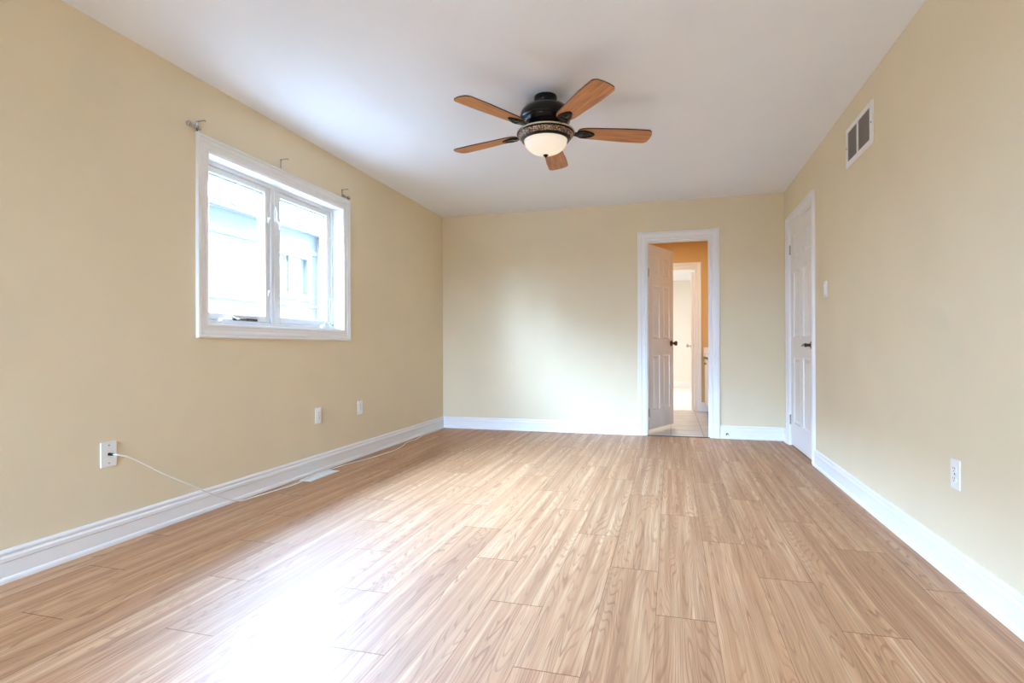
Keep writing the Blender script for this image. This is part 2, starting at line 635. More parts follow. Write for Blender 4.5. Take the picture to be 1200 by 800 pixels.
def sash(y0, y1, swing):
    z0, z1 = WZ0 + 0.032, WZ1 - 0.032
    sx0, sx1 = XL - 0.165, XL - FD - 0.012
    sw = 0.042
    s_ = ring_frame(sx0, sx1, y0, y1, z0, z1, sw, sw, sw - 0.006, sw).build('sash', M['vinyl'], win, o_, bevel=0.003)
    gx = XL - 0.138
    ring_frame(gx - 0.008, gx + 0.016, y0 + sw, y1 - sw, z0 + sw, z1 - sw + 0.006, 0.005, 0.005, 0.005, 0.005).build('gasket', M['gasket'], s_, o_)
    MB().box(gx - 0.003, gx + 0.003, y0 + sw, y1 - sw, z0 + sw, z1 - sw + 0.006).build('pane', M['glass'], s_, o_)
    for z in (z0 + 0.2, z1 - 0.22):       # keeper clips on the lock stile
        yk = y1 - 0.012
        MB().box(sx1, sx1 + 0.008, yk - 0.008, yk + 0.006, z - 0.02, z + 0.02).box(sx1, sx1 + 0.014, yk - 0.003, yk + 0.006, z + 0.005, z + 0.018) \
            .build('latch_keeper', M['plastic'], s_, o_, bevel=0.001)
    return s_


sash(W0 + 0.042, ym - 0.034, -1)
sash(ym + 0.034, W1 - 0.034, 1)


def crank(yc, folded):
    """fold-down casement operator on the bottom frame"""
    x, z = fx1, WZ0 + 0.008
    mb = MB()
    mb.loft([[(x + dx, yc + dy * k, z + dz) for dx, dy in ((0, -0.06), (0.03, -0.05), (0.03, 0.05), (0, 0.06))]
             for k, dz in ((1, 0.0), (1, 0.014), (0.7, 0.032))])
    c_ = mb.build('crank_operator', M['vinyl'], win, o_, bevel=0.003)
    s = 1 if folded else -1
    MB().tube([(x + 0.02, yc - 0.01, z + 0.034), (x + 0.026, yc + 0.02, z + 0.05), (x + 0.022, yc + 0.06, z + 0.044), (x + 0.018, yc + 0.1, z + 0.028)],
              [0.007, 0.006, 0.005, 0.005], 8).lathe([(0, -0.008), (0.009, -0.006), (0.009, 0.006), (0, 0.008)], (x + 0.018, yc + 0.1, z + 0.03), 12) \
        .build('crank_arm', M['chrome'], c_, o_, smooth=True)
    return c_


crank(2.79, True)
crank(3.80, True)
# lock lever on the middle post and the dark operator arm by the left crank
MB().tube([(fx1 + 0.006, ym + 0.005, 1.905), (fx1 + 0.016, ym + 0.010, 1.86), (fx1 + 0.014, ym + 0.012, 1.81), (fx1 + 0.024, ym + 0.028, 1.775),
           (fx1 + 0.02, ym + 0.03, 1.75)], [0.004, 0.008, 0.008, 0.006, 0.006], 8).box(fx1, fx1 + 0.01, ym - 0.004, ym + 0.016, 1.80, 1.88) \
    .build('lock_lever', M['plastic'], win, o_, smooth=True)
MB().box(fx1 - 0.012, fx1 + 0.002, 2.87, 3.07, WZ0 + 0.036, WZ0 + 0.044).box(fx1 - 0.012, fx1 + 0.003, 2.99, 3.075, WZ0 + 0.034, WZ0 + 0.048) \
    .build('operator_track', M['darkmetal'], win, o_, bevel=0.001)


# ------------------------------------------------------------------ panelled doors
def door_leaf_mb(w_, h_, t_):
    """six-panel door, x 0..w, y 0..t, z 0..h"""
    st, mid = (0.10, 0.09) if w_ < 0.75 else (0.115, 0.11)
    pw = (w_ - 2 * st - mid) / 2
    k = h_ / 2.0
    zs = [0, 0.205, 0.80, 0.985, 1.57, 1.68, 1.893, 2.0]
    zs = [z * k for z in zs]
    xs = [0, st, st + pw, st + pw + mid, w_ - st, w_]
    mb = MB()
    for side in (0, 1):
        Y = (lambda d: d) if side == 0 else (lambda d: t_ - d)
        for i in range(5):
            for j in range(7):
                a, b, c, d = xs[i], xs[i + 1], zs[j], zs[j + 1]
                if i in (1, 3) and j in (1, 3, 5):
                    lv = [(0, 0), (0.006, 0.009), (0.020, 0.009), (0.040, 0.003)]
                    for (i0, d0), (i1, d1) in zip(lv, lv[1:]):
                        o1 = [(a + i0, Y(d0), c + i0), (b - i0, Y(d0), c + i0), (b - i0, Y(d0), d - i0), (a + i0, Y(d0), d - i0)]
                        o2 = [(a + i1, Y(d1), c + i1), (b - i1, Y(d1), c + i1), (b - i1, Y(d1), d - i1), (a + i1, Y(d1), d - i1)]
                        for e in range(4):
                            f = (e + 1) % 4
                            mb.add([o1[e], o1[f], o2[f], o2[e]], [(0, 1, 2, 3)])
                    i1, d1 = lv[-1]
                    mb.add([(a + i1, Y(d1), c + i1), (b - i1, Y(d1), c + i1), (b - i1, Y(d1), d - i1), (a + i1, Y(d1), d - i1)], [(0, 1, 2, 3)])
                else:
                    mb.add([(a, Y(0), c), (b, Y(0), c), (b, Y(0), d), (a, Y(0), d)], [(0, 1, 2, 3)])
    for j in range(7):
        for x in (0, w_):
            mb.add([(x, 0, zs[j]), (x, t_, zs[j]), (x, t_, zs[j + 1]), (x, 0, zs[j + 1])], [(0, 1, 2, 3)])
    for i in range(5):
        for z in (0, h_):
            mb.add([(xs[i], 0, z), (xs[i + 1], 0, z), (xs[i + 1], t_, z), (xs[i], t_, z)], [(0, 1, 2, 3)])
    return mb


def door_leaf(parent, loc, ang, w_, h_, mat):
    o = weld(door_leaf_mb(w_, h_, 0.035).build('door_leaf', M[mat], parent))
    o.location = loc
    o.rotation_euler = (0, 0, ang)
    return o


def lever(leaf, x, z, t_=0.035, d=-1, mat='darkmetal', knob=False, both=True):
    """lever (or knob) on both faces of a leaf; local leaf coordinates"""
    for s, y0 in ((-1, 0.0),) + (((1, t_),) if both else ()):
        mb = MB()
        mb.lathe([(0.0, 0), (0.032, 0), (0.033, s * 0.004), (0.028, s * 0.010), (0.013, s * 0.012), (0.011, s * 0.04)], (x, y0, z), 24, 'y')
        if knob:
            mb.lathe([(0.011, s * 0.035), (0.022, s * 0.042), (0.028, s * 0.054), (0.026, s * 0.066), (0.012, s * 0.072), (0, s * 0.073)], (x, y0, z), 24, 'y')
        else:
            mb.lathe([(0.012, s * 0.036), (0.015, s * 0.04), (0.015, s * 0.052), (0.009, s * 0.058), (0, s * 0.058)], (x, y0, z), 20, 'y')
            mb.tube([(x, y0 + s * 0.046, z), (x + d * 0.035, y0 + s * 0.048, z + 0.003), (x + d * 0.075, y0 + s * 0.050, z + 0.001),
                     (x + d * 0.110, y0 + s * 0.047, z - 0.005), (x + d * 0.122, y0 + s * 0.043, z - 0.006)], [0.010, 0.009, 0.008, 0.0085, 0.005], 10)
        mb.build('door_knob' if knob else 'lever_handle', M[mat], leaf, smooth=True)


def hinge(parent, x, y, z, origin, mat='chrome', h=0.085):
    mb = MB()
    n = 3
    for i in range(n):
        a = z - h / 2 + i * h / n
        mb.lathe([(0, a + 0.001), (0.0065, a + 0.001), (0.0065, a + h / n - 0.001), (0, a + h / n - 0.001)], (x, y, 0), 12)
    mb.lathe([(0, z + h / 2), (0.005, z + h / 2), (0.004, z + h / 2 + 0.006), (0, z + h / 2 + 0.007)], (x, y, 0), 12)
    return mb.build('hinge', M[mat], parent, origin, smooth=True)


# --- bathroom doorway
A0, A1, _, Z1 = DR1
d1 = struct(empty('door_1', (A0, YB, 0)), 'white six-panel door standing open into the bathroom', 'door')
o_ = (A0, YB, 0)
casing_mb(F_BACK, A0, A1, 0, Z1, 3).build('casing', M['trim'], d1, o_)
J = 0.012
mb = MB()
mb.box(A0, A0 + J, YB - 0.004, YB + TI + 0.004, 0, Z1).box(A1 - J, A1, YB - 0.004, YB + TI + 0.004, 0, Z1)
mb.box(A0 + J, A1 - J, YB - 0.004, YB + TI + 0.004, Z1 - J, Z1)
sy = YB + TI - 0.05
mb.box(A0 + J, A0 + J + 0.010, sy - 0.035, sy, 0, Z1 - J).box(A1 - J - 0.010, A1 - J, sy - 0.035, sy, 0, Z1 - J)
mb.box(A0 + J + 0.01, A1 - J - 0.01, sy - 0.035, sy, Z1 - J - 0.010, Z1 - J)
mb.build('jamb', M['trim'], d1, o_)
MB().box(A0 + J, A1 - J, YB - 0.012, YB + 0.024, 0, 0.005).build('threshold', M['darkmetal'], d1, o_, bevel=0.002)
hx, hy = A0 + J + 0.012, YB + TI + 0.010
leaf1 = door_leaf(d1, (hx - A0, hy - YB, 0.042), math.radians(66), 0.625, 1.985, 'door')
lever(leaf1, 0.565, 0.925, d=1 * -1, mat='darkmetal', knob=True)
for z in (0.22, 1.72):
    hinge(d1, A0 + J + 0.010, sy + 0.055, z, o_)

# --- closed door in the right wall
B0, B1, _, Z2 = DR2
d2 = struct(empty('door_2', (XR, B1, 0)), 'white six-panel door shut in the right wall', 'door')
o_ = (XR, B1, 0)
casing_mb(F_RIGHT, B0, B1, 0, Z2, 3).build('casing', M['trim'], d2, o_)
mb = MB()
mb.box(XR - 0.004, XR + TI, B0, B0 + J, 0, Z2).box(XR - 0.004, XR + TI, B1 - J, B1, 0, Z2).box(XR - 0.004, XR + TI, B0 + J, B1 - J, Z2 - J, Z2)
mb.box(XR + 0.06, XR + 0.09, B0 + J, B0 + J + 0.012, 0, Z2 - J).box(XR + 0.06, XR + 0.09, B1 - J - 0.012, B1 - J, 0, Z2 - J)
mb.build('jamb', M['trim'], d2, o_)
lw = B1 - B0 - 2 * J - 0.006
leaf2 = door_leaf(d2, (0.012, -J - 0.003, 0.012), math.radians(-90), lw, Z2 - J - 0.018, 'door')
lever(leaf2, lw - 0.065, 0.925, d=-1, mat='darkmetal')
for z in (0.24, 1.83):
    hinge(d2, XR + 0.004, B1 - J - 0.002, z, o_)


cl0, cl1, cx1 = DR2[0] - 0.15, DR2[1] + 0.15, XR + TI + 0.6  # closet box added so outside light cannot leak round the shut door
mb = MB()
mb.box(cx1, cx1 + 0.1, cl0, cl1, 0, HC).box(XR + TI, cx1, cl0 - 0.1, cl0, 0, HC).box(XR + TI, cx1, cl1, cl1 + 0.1, 0, HC)
struct(mb.build('wall_closet_seal', M['wall']), 'added unseen closet wall sealing out light behind the shut door', 'wall')
struct(MB().box(XR + TI, cx1 + 0.1, cl0 - 0.1, cl1 + 0.1, -0.12, 0).build('floor_closet_seal', M['floor']), 'added unseen closet floor sealing out light behind the shut door', 'floor')
struct(MB().box(XR + TI, cx1 + 0.1, cl0 - 0.1, cl1 + 0.1, HC, HC + 0.12).build('ceiling_closet_seal', M['ceiling']), 'added unseen closet ceiling sealing out light behind the shut door', 'ceiling')

# ------------------------------------------------------------------ bathroom beyond the doorway
bx0, bx1, by0 = -1.3, 1.06, YB + TI
F_B2 = lambda a, z, t: (a, YB2 + t, z)
struct(MB().box(bx0 - 0.1, bx1 + 0.1, YB + 0.02, YB2 + TI, -0.12, -0.002).build('floor_bathroom', M['tile']),
       'grey beige tiled bathroom floor past the doorway', 'floor')
struct(MB().box(bx0 - 0.1, bx1 + 0.1, by0, YB2, HC, HC + 0.12).build('ceiling_bathroom', M['ceiling']), 'white bathroom ceiling past the doorway', 'ceiling')
struct(MB().box(bx0 - 0.1, bx0, by0, YB2, 0, HC).build('wall_bathroom_left', M['bath_wall']), 'ochre left wall of the bathroom', 'wall')
struct(MB().box(bx1, bx1 + 0.1, by0, YB2, 0, HC).build('wall_bathroom_right', M['bath_wall']), 'ochre right wall of the bathroom behind the vanity', 'wall')
struct(weld(wall_mb(F_B2, -2.6, 2.6, 0, HC, TI, [DR3]).build('wall_bathroom_far', M['bath_wall'])), 'ochre far wall of the bathroom around the inner door', 'wall')
C0, C1, _, Z3 = DR3
d3 = struct(empty('door_3', (C1, YB2, 0)), 'inner white door open past the bathroom, seen edge-on', 'door')
o_ = (C1, YB2, 0)
casing_mb(F_B2, C0, C1, 0, Z3, 3).build('casing', M['trim'], d3, o_)
mb = MB()
mb.box(C0, C0 + J, YB2 - 0.004, YB2 + TI + 0.004, 0, Z3).box(C1 - J, C1, YB2 - 0.004, YB2 + TI + 0.004, 0, Z3)
mb.box(C0 + J, C1 - J, YB2 - 0.004, YB2 + TI + 0.004, Z3 - J, Z3)
mb.build('jamb', M['trim'], d3, o_)
leaf3 = door_leaf(d3, (-J - 0.002, TI + 0.008, 0.014), math.radians(88.5), 0.66, 2.0, 'door')
lever(leaf3, 0.60, 0.93, mat='chrome', knob=True)
baseboard('baseboard_bathroom', F_B2, C1 + CW, bx1, 0, 0, 'white baseboard on the ochre bathroom wall beside the vanity')

# vanity along the bathroom's right wall
vx, vy0, vy1 = 0.465, 6.55, 8.40
van = tag(empty('bathroom_vanity', (vx, vy0, 0)), 'white bathroom vanity with pale counter half hidden behind the right doorway jamb', 'vanity')
o_ = (vx, vy0, 0)
MB().box(vx + 0.02, bx1 - 0.001, vy0, vy1 - 0.02, 0.09, 0.79).box(vx + 0.07, bx1 - 0.001, vy0 + 0.02, vy1 - 0.04, -0.002, 0.09) \
    .build('cabinet', M['vanity_side'], van, o_, bevel=0.002)
MB().box(vx - 0.02, bx1 - 0.001, vy0 - 0.01, vy1, 0.79, 0.83).build('countertop', M['counter'], van, o_, bevel=0.006)
MB().box(vx - 0.01, bx1 - 0.001, vy1 - 0.018, vy1, 0.83, 0.92).build('backsplash', M['counter'], van, o_, bevel=0.004)
n = 4
for i in range(n):
    a = vy0 + 0.01 + i * (vy1 - vy0 - 0.04) / n
    b = a + (vy1 - vy0 - 0.04) / n - 0.01
    f_ = MB().box(vx, vx + 0.02, a, b, 0.12, 0.76).build('cabinet_door', M['vanity'], van, o_, bevel=0.003)
    MB().lathe([(0, -0.002), (0.006, -0.002), (0.006, -0.016), (0.014, -0.022), (0.014, -0.028), (0, -0.032)], (vx, b - 0.05 if i % 2 == 0 else a + 0.05, 0.70), 16, 'x') \
        .build('knob', M['darkmetal'], f_, o_, smooth=True)

# ------------------------------------------------------------------ bright room past the bathroom
F_FL = lambda a, z, t: (-2.5 - t, a, z)
struct(MB().box(-2.7, 2.7, YB2 + TI, YB3 + 0.1, -0.12, -0.002).build('floor_beyond', M['carpet']), 'pale floor of the bright room past the bathroom', 'floor')
struct(MB().box(-2.7, 2.7, YB2 + TI, YB3 + 0.1, HC, HC + 0.12).build('ceiling_beyond', M['ceiling']), 'white ceiling of the bright room past the bathroom', 'ceiling')
struct(MB().box(-2.6, 2.6, YB3, YB3 + 0.1, 0, HC).build('wall_beyond_far', M['pale_wall']), 'pale far wall of the bright room past the bathroom', 'wall')
struct(MB().box(2.5, 2.6, YB2 + TI, YB3, 0, HC).build('wall_beyond_right', M['pale_wall']), 'pale right wall of the bright room past the bathroom', 'wall')
struct(weld(wall_mb(F_FL, YB2 + TI, YB3, 0, HC, TI, []).build('wall_beyond_left', M['pale_wall'])), 'pale left wall of the bright room past the bathroom', 'wall')
baseboard('baseboard_beyond', lambda a, z, t: (a, YB3 + t, z), -2.5, 2.5, 0, 0, 'white baseboard at the end of the bright room past the bathroom')


def plain_window(name, fn, a0, a1, z0, z1, n, label, origin):
    w_ = struct(empty(name, origin), label, 'window')
    casing_mb(fn, a0, a1, z0, z1).build('casing', M['trim'], w_, origin)
    mb = MB()
    t0, t1 = 0.06, 0.15
    bw = 0.05
    for a, b, c, d in [(a0, a0 + bw, z0, z1), (a1 - bw, a1, z0, z1), (a0 + bw, a1 - bw, z0, z0 + bw), (a0 + bw, a1 - bw, z1 - bw, z1)] + \
            [(a0 + (a1 - a0) * i / n - bw / 2, a0 + (a1 - a0) * i / n + bw / 2, z0 + bw, z1 - bw) for i in range(1, n)]:
        mb.box(a, b, c, d, t0, t1, fn=fn)
    mb.build('window_frame', M['vinyl'], w_, origin)
    for i in range(n):
        p, q = a0 + (a1 - a0) * i / n, a0 + (a1 - a0) * (i + 1) / n
        MB().box(p + bw / 2, q - bw / 2, z0 + bw, z1 - bw, 0.1, 0.106, fn=fn).build('pane', M['glass'], w_, origin)
    return w_


plain_window('window_added', F_FRONT, *RWIN, 3, 'added unseen white window behind the viewer that lets in fill light', (RWIN[0], YF, RWIN[2]))  # invented opening that brings in fill from behind the camera

# ------------------------------------------------------------------ the house next door
struct(MB().box(-40, 40, -40, 50, -0.62, -0.5).build('ground', M['ground']), 'unseen concrete yard outside, kept pale to bounce light indoors', 'ground')  # pale tone chosen to bounce sky light up to the ceiling
NX = -7.0
struct(MB().box(-18, 16, -13.4, -13.0, -0.5, 2.5).build('wall_low_sky_block', M['brick']), 'added unseen brick wall behind the viewer that blocks low sky', 'wall')  # added out of view to limit the sky reaching the rear opening
nb = tag(empty('neighbour_house', (NX, 9, -0.5)), 'pale brick house next door seen through the window', 'house')
o_ = (NX, 9, -0.5)
NW = (8.35, 9.60, 1.94, 2.74)
F_N = lambda a, z, t: (NX - t, a, z)
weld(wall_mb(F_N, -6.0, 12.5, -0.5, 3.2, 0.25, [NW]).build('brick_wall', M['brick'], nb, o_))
MB().box(NX - 0.2, NX + 0.12, 9.90, 10.9, -0.5, 3.2).build('brick_pier', M['brick_pier'], nb, o_)
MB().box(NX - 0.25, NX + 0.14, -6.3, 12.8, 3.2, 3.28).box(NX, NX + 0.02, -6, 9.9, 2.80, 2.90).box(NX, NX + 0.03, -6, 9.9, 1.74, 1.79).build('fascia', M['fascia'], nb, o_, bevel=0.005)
MB().add([(NX + 0.16, -6.3, 3.28), (NX + 0.16, 12.8, 3.28), (NX - 2.6, 12.8, 4.75), (NX - 2.6, -6.3, 4.75),
          (NX - 5.5, 12.8, 3.28), (NX - 5.5, -6.3, 3.28)], [(0, 1, 2, 3), (3, 2, 4, 5), (0, 3, 5), (1, 4, 2), (0, 5, 4, 1)]).build('roof', M['shingle'], nb, o_)
nw = MB()
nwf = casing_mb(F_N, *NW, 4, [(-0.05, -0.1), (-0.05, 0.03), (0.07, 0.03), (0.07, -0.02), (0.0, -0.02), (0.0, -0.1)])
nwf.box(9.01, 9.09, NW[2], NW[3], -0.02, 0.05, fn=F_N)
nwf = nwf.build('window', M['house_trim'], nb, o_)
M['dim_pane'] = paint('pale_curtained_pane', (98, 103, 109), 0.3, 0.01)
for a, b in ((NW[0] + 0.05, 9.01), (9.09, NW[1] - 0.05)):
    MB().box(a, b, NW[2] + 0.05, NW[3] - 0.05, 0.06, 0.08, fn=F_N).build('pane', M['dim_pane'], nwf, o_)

# ------------------------------------------------------------------ ceiling fan
FX, FY = -0.723, 3.29
fan = tag(empty('ceiling_fan', (FX, FY, HC)), 'five-blade ceiling fan with oak blades, dark bronze motor and lit glass bowl', 'ceiling fan')
o_ = (FX, FY, HC)
fc = (FX, FY, 0)
MB().lathe([(0, HC), (0.068, HC), (0.070, HC - 0.008), (0.068, HC - 0.036), (0.062, HC - 0.046), (0.052, HC - 0.052), (0.052, HC - 0.066), (0, HC - 0.066)], fc) \
    .build('canopy', M['bronze'], fan, o_, smooth=True)
MB().lathe([(0, 2.386), (0.058, 2.386), (0.095, 2.382), (0.128, 2.368), (0.148, 2.346), (0.156, 2.322), (0.156, 2.306), (0.150, 2.300), (0.150, 2.294),
            (0.146, 2.282), (0.132, 2.268), (0.110, 2.258), (0.100, 2.244), (0.094, 2.226), (0.070, 2.222), (0, 2.222)], fc, 64) \
    .build('motor_housing', M['bronze'], fan, o_, smooth=True)
lk = MB().lathe([(0, 2.226), (0.10, 2.226), (0.163, 2.224), (0.172, 2.219), (0.173, 2.210), (0.169, 2.206), (0.166, 2.200), (0.151, 2.182),
                 (0.145, 2.178), (0.141, 2.170), (0.134, 2.170), (0.128, 2.176), (0, 2.18)], fc, 64)
ring = lk.build('light_fitter', [M['bronze'], M['relief']], fan, o_, smooth=True)
for p in ring.data.polygons:
    zc = p.center.z + HC
    if 2.182 < zc < 2.206 and 0.14 < Vector((p.center.x, p.center.y)).length < 0.175:
        p.material_index = 1
MB().lathe([(0.1655, 2.2245), (0.1745, 2.2235), (0.1765, 2.2195), (0.1750, 2.2155), (0.1715, 2.2150), (0.1655, 2.2190)], fc, 64).build('rim_bead', M['antique'], ring, o_, smooth=True)
prof = [(0.131 * math.cos(a), 2.176 - 0.088 * math.sin(a)) for a in [i * math.pi / 2 / 14 for i in range(15)]]
bowl = MB().lathe([(0, 2.177), (0.125, 2.177)] + prof, fc, 48).build('glass_bowl', M['bowl'], fan, o_, smooth=True)
MB().lathe([(0, 2.090), (0.015, 2.089), (0.016, 2.085), (0.010, 2.081), (0.008, 2.077), (0.005, 2.073), (0, 2.072)], fc, 20).build('finial', M['bronze'], bowl, o_, smooth=True)

BZ, PITCH = 2.228, math.radians(9.5)


def blade(theta):
    ct, st = math.cos(theta), math.sin(theta)
    tp = math.tan(PITCH)
    r0, r1 = 0.195, 0.655
    out = []
    # outline, counter-clockwise: root arc, side, rounded tip, side
    hw = lambda x: 0.050 + (0.068 - 0.050) * min(1, max(0, (x - r0) / 0.30))
    side = [(r0 + 0.0, 0.020), (r0 + 0.006, 0.034), (r0 + 0.022, 0.046)]
    side += [(x, hw(x)) for x in [r0 + 0.06 + i * 0.04 for i in range(9)] if x < r1 - 0.05]
    cr = 0.034
    for i in range(7):
        a = math.pi / 2 - i * math.pi / 2 / 6
        side.append((r1 - cr - 0.004 + cr * math.cos(a), hw(r1) - cr + cr * math.sin(a)))
    side.append((r1, 0.016))
    out = side + [(x, -y) for x, y in reversed(side)]

    def place(x, y, z):
        X, Y = FX + x * ct - y * st, FY + x * st + y * ct
        return (X, Y, BZ + z - y * tp - 0.026 * (Y - FY) - 0.006 * (x - 0.2))
    n = len(out)
    vs = [(x, y, 0.0) for x, y in out] + [(x, y, 0.007) for x, y in out]
    fs = [tuple(range(n)), tuple(range(n, 2 * n))]
    mb = MB().add([place(*v) for v in vs], fs, 0)
    mb.add([place(*v) for v in vs], [(i, (i + 1) % n, n + (i + 1) % n, n + i) for i in range(n)], 1)
    # local frame along the blade so the grain runs lengthways
    b = weld(mb.build('blade', [M['blade'], M['blade_edge']], fan, o_))
    loc = Matrix.Rotation(-theta, 4, 'Z')
    b.data.transform(loc)
    b.rotation_euler = (0, 0, theta)
    # iron: arm from the flywheel and a pierced leaf-shaped plate under the blade
    mb = MB()
    rings = []
    for x, hw_, z0, z1 in ((0.085, 0.020, 0.006, 0.016), (0.13, 0.014, 0.004, 0.016), (0.17, 0.012, -0.010, 0.0), (0.20, 0.016, -0.012, -0.002), (0.225, 0.020, -0.010, -0.001)):
        rings.append([place(x, -hw_, z0), place(x, hw_, z0), place(x, hw_, z1), place(x, -hw_, z1)])
    mb.loft(rings)
    seg = 28
    inner, outer, top = [], [], []
    def leafpt(q, k):
        c = math.cos(q)
        return (0.245 + 0.058 * c * k, 0.036 * math.sin(q) * k * (1 - 0.35 * c))
    rr = [[place(*leafpt(2 * math.pi * s / seg, k), z) for s in range(seg)] for k, z in ((1.0, -0.0005), (1.0, -0.006), (0.85, -0.011), (0.66, -0.009), (0.58, -0.004), (0.3, -0.008), (0.02, -0.010))]
    mb.loft(rr)
    ir = mb.build('blade_iron', M['bronze'], b, o_, smooth=True)
    ir.data.transform(loc)
    return b


for kk in range(5):
    blade(math.radians(-50 + 72 * kk))

# ------------------------------------------------------------------ curtain rod brackets above the window
def bracket(y, z, label, end=0, drop=0.0):
    b = tag(empty('curtain_rod_bracket', (XL, y, z)), label, 'bracket', 'curtain rod brackets above the window')
    o_ = (XL, y, z)
    MB().box(XL, XL + 0.003, y - 0.007, y + 0.007, z - 0.045, z + 0.012).build('wall_plate', M['chrome'], b, o_, bevel=0.001)
    MB().box(XL + 0.003, XL + 0.058, y - 0.005, y + 0.005, z + 0.008, z + 0.012).box(XL + 0.055, XL + 0.058, y - 0.005, y + 0.005, z + 0.002, z + 0.008) \
        .build('arm', M['chrome'], b, o_, bevel=0.0008)
    if end:
        zz = z - drop
        MB().tube([(XL + 0.012, y, zz), (XL + 0.014, y + end * 0.03, zz), (XL + 0.014, y + end * 0.062, zz)], 0.006, 10) \
            .lathe([(0, -0.009), (0.011, -0.008), (0.011, 0.008), (0, 0.009)], (XL + 0.013, y, zz), 14, 'y').build('rod_socket', M['chrome'], b, o_, smooth=True)
        MB().lathe([(0, end * 0.056), (0.007, end * 0.057), (0.008, end * 0.061), (0.013, end * 0.065), (0.0155, end * 0.072), (0.013, end * 0.079), (0.006, end * 0.083), (0, end * 0.084)],
                   (XL + 0.0165, y, zz), 18, 'y').build('end_knob', M['chrome'], b, o_, smooth=True)
    return b


bracket(2.505, 2.183, 'metal curtain bracket with round end knob at the near upper window corner', -1, 0.028)
bracket(3.20, 2.195, 'plain metal curtain bracket above the middle of the window', 0)
bracket(3.93, 2.190, 'metal curtain bracket with end knob at the far upper window corner', 1, 0.040)


# ------------------------------------------------------------------ outlets, switch, plates
def plate(fn, a, z, w_, h_, root, o_, mat='plastic', bev=0.003):
    return MB().box(a - w_ / 2, a + w_ / 2, z - h_ / 2, z + h_ / 2, -0.006, 0.0, fn=fn).build('cover_plate', M[mat], root, o_, bevel=bev)


def disc(fn, a, z, r, t0, t1, mb=None, seg=14):
    mb = mb or MB()
    rings = [[fn(a + r * math.cos(2 * math.pi * s / seg), z + r * math.sin(2 * math.pi * s / seg), -t) for s in range(seg)] for t in (t0, t1)]
    return mb.loft(rings)


def outlet(fn, a, z, label, group='duplex outlets along the walls'):
    o_ = fn(a, z, 0)
    r = tag(empty('wall_outlet', o_), label, 'outlet', group)
    p = plate(fn, a, z, 0.074, 0.118, r, o_)
    disc(fn, a, z, 0.0035, 0.006, 0.0075).build('screw', M['screw'], p, o_)
    for s in (-1, 1):
        zc = z + s * 0.0195
        # receptacle face with flattened sides
        mb = MB()
        pts = []
        for i in range(24):
            q = 2 * math.pi * i / 24
            pts.append((max(-0.0145, min(0.0145, 0.0175 * math.cos(q))), 0.0142 * math.sin(q)))
        mb.loft([[fn(a + x, zc + y, -t) for x, y in pts] for t in (0.005, 0.009)])
        f_ = mb.build('receptacle', M['plastic'], r, o_, bevel=0.0006, seg=1)
        sl = MB()
        for da, hh in ((-0.0065, 0.0042), (0.0065, 0.0034)):
            sl.box(a + da - 0.0012, a + da + 0.0012, zc + 0.0035 - hh, zc + 0.0035 + hh, -0.0094, -0.0086, fn=fn)
        disc(fn, a, zc - 0.0075, 0.0024, 0.0086, 0.0094, sl)
        sl.build('slots', M['slot'], f_, o_)
    return r


outlet(F_LEFT, 3.606, 0.421, 'white duplex outlet on the left wall, nearer of the two beyond the window')
outlet(F_LEFT, 4.186, 0.419, 'white duplex outlet on the left wall, farthest one towards the corner')
outlet(F_RIGHT, 2.578, 0.422, 'white duplex outlet on the right wall above the baseboard')

sa, sz = 4.474, 1.336
o_ = F_RIGHT(sa, sz, 0)
sw = tag(empty('light_switch', o_), 'white rocker light switch on the right wall beside the closed door', 'light switch')
p = plate(F_RIGHT, sa, sz, 0.082, 0.118, sw, o_)
for s in (-1, 1):
    disc(F_RIGHT, sa, sz + s * 0.048, 0.003, 0.006, 0.0072).build('screw', M['screw'], p, o_)
MB().loft([[F_RIGHT(sa + x, sz + y, -t) for x, y, t in ((-0.0165, -0.033, 0.006), (0.0165, -0.033, 0.006), (0.0165, 0.033, 0.006), (-0.0165, 0.033, 0.006))],
           [F_RIGHT(sa + x, sz + y, -t) for x, y, t in ((-0.0165, -0.033, 0.008), (0.0165, -0.033, 0.008), (0.0165, 0.033, 0.013), (-0.0165, 0.033, 0.013))]]) \
    .build('rocker', M['plastic'], sw, o_, bevel=0.001)

ca_, cz = 1.989, 0.430
o_ = F_LEFT(ca_, cz, 0)
cp = tag(empty('cable_wall_plate', o_), 'white coaxial cable plate low on the near left wall', 'cable plate')
p = plate(F_LEFT, ca_, cz, 0.078, 0.118, cp, o_)
for s in (-1, 1):
    disc(F_LEFT, ca_, cz + s * 0.042, 0.0032, 0.006, 0.0075).build('screw', M['screw'], p, o_)
mb = disc(F_LEFT, ca_, cz, 0.0075, 0.006, 0.010, seg=6)
disc(F_LEFT, ca_, cz, 0.0050, 0.010, 0.020, mb)
disc(F_LEFT, ca_, cz, 0.0068, 0.020, 0.032, mb, seg=6)
mb.build('connector', M['brass'], cp, o_)


# ------------------------------------------------------------------ the white cable
def catmull(pts, n=8):
    P = [Vector(p) for p in pts]
    P = [P[0] * 2 - P[1]] + P + [P[-1] * 2 - P[-2]]
    r = []
    for i in range(1, len(P) - 2):
        for k in range(n):
            t = k / n
            a, b, c, d = P[i - 1], P[i], P[i + 1], P[i + 2]
            r.append(0.5 * ((2 * b) + (c - a) * t + (2 * a - 5 * b + 4 * c - d) * t * t + (3 * b - a - 3 * c + d) * t ** 3))
    r.append(P[-2])
    return r


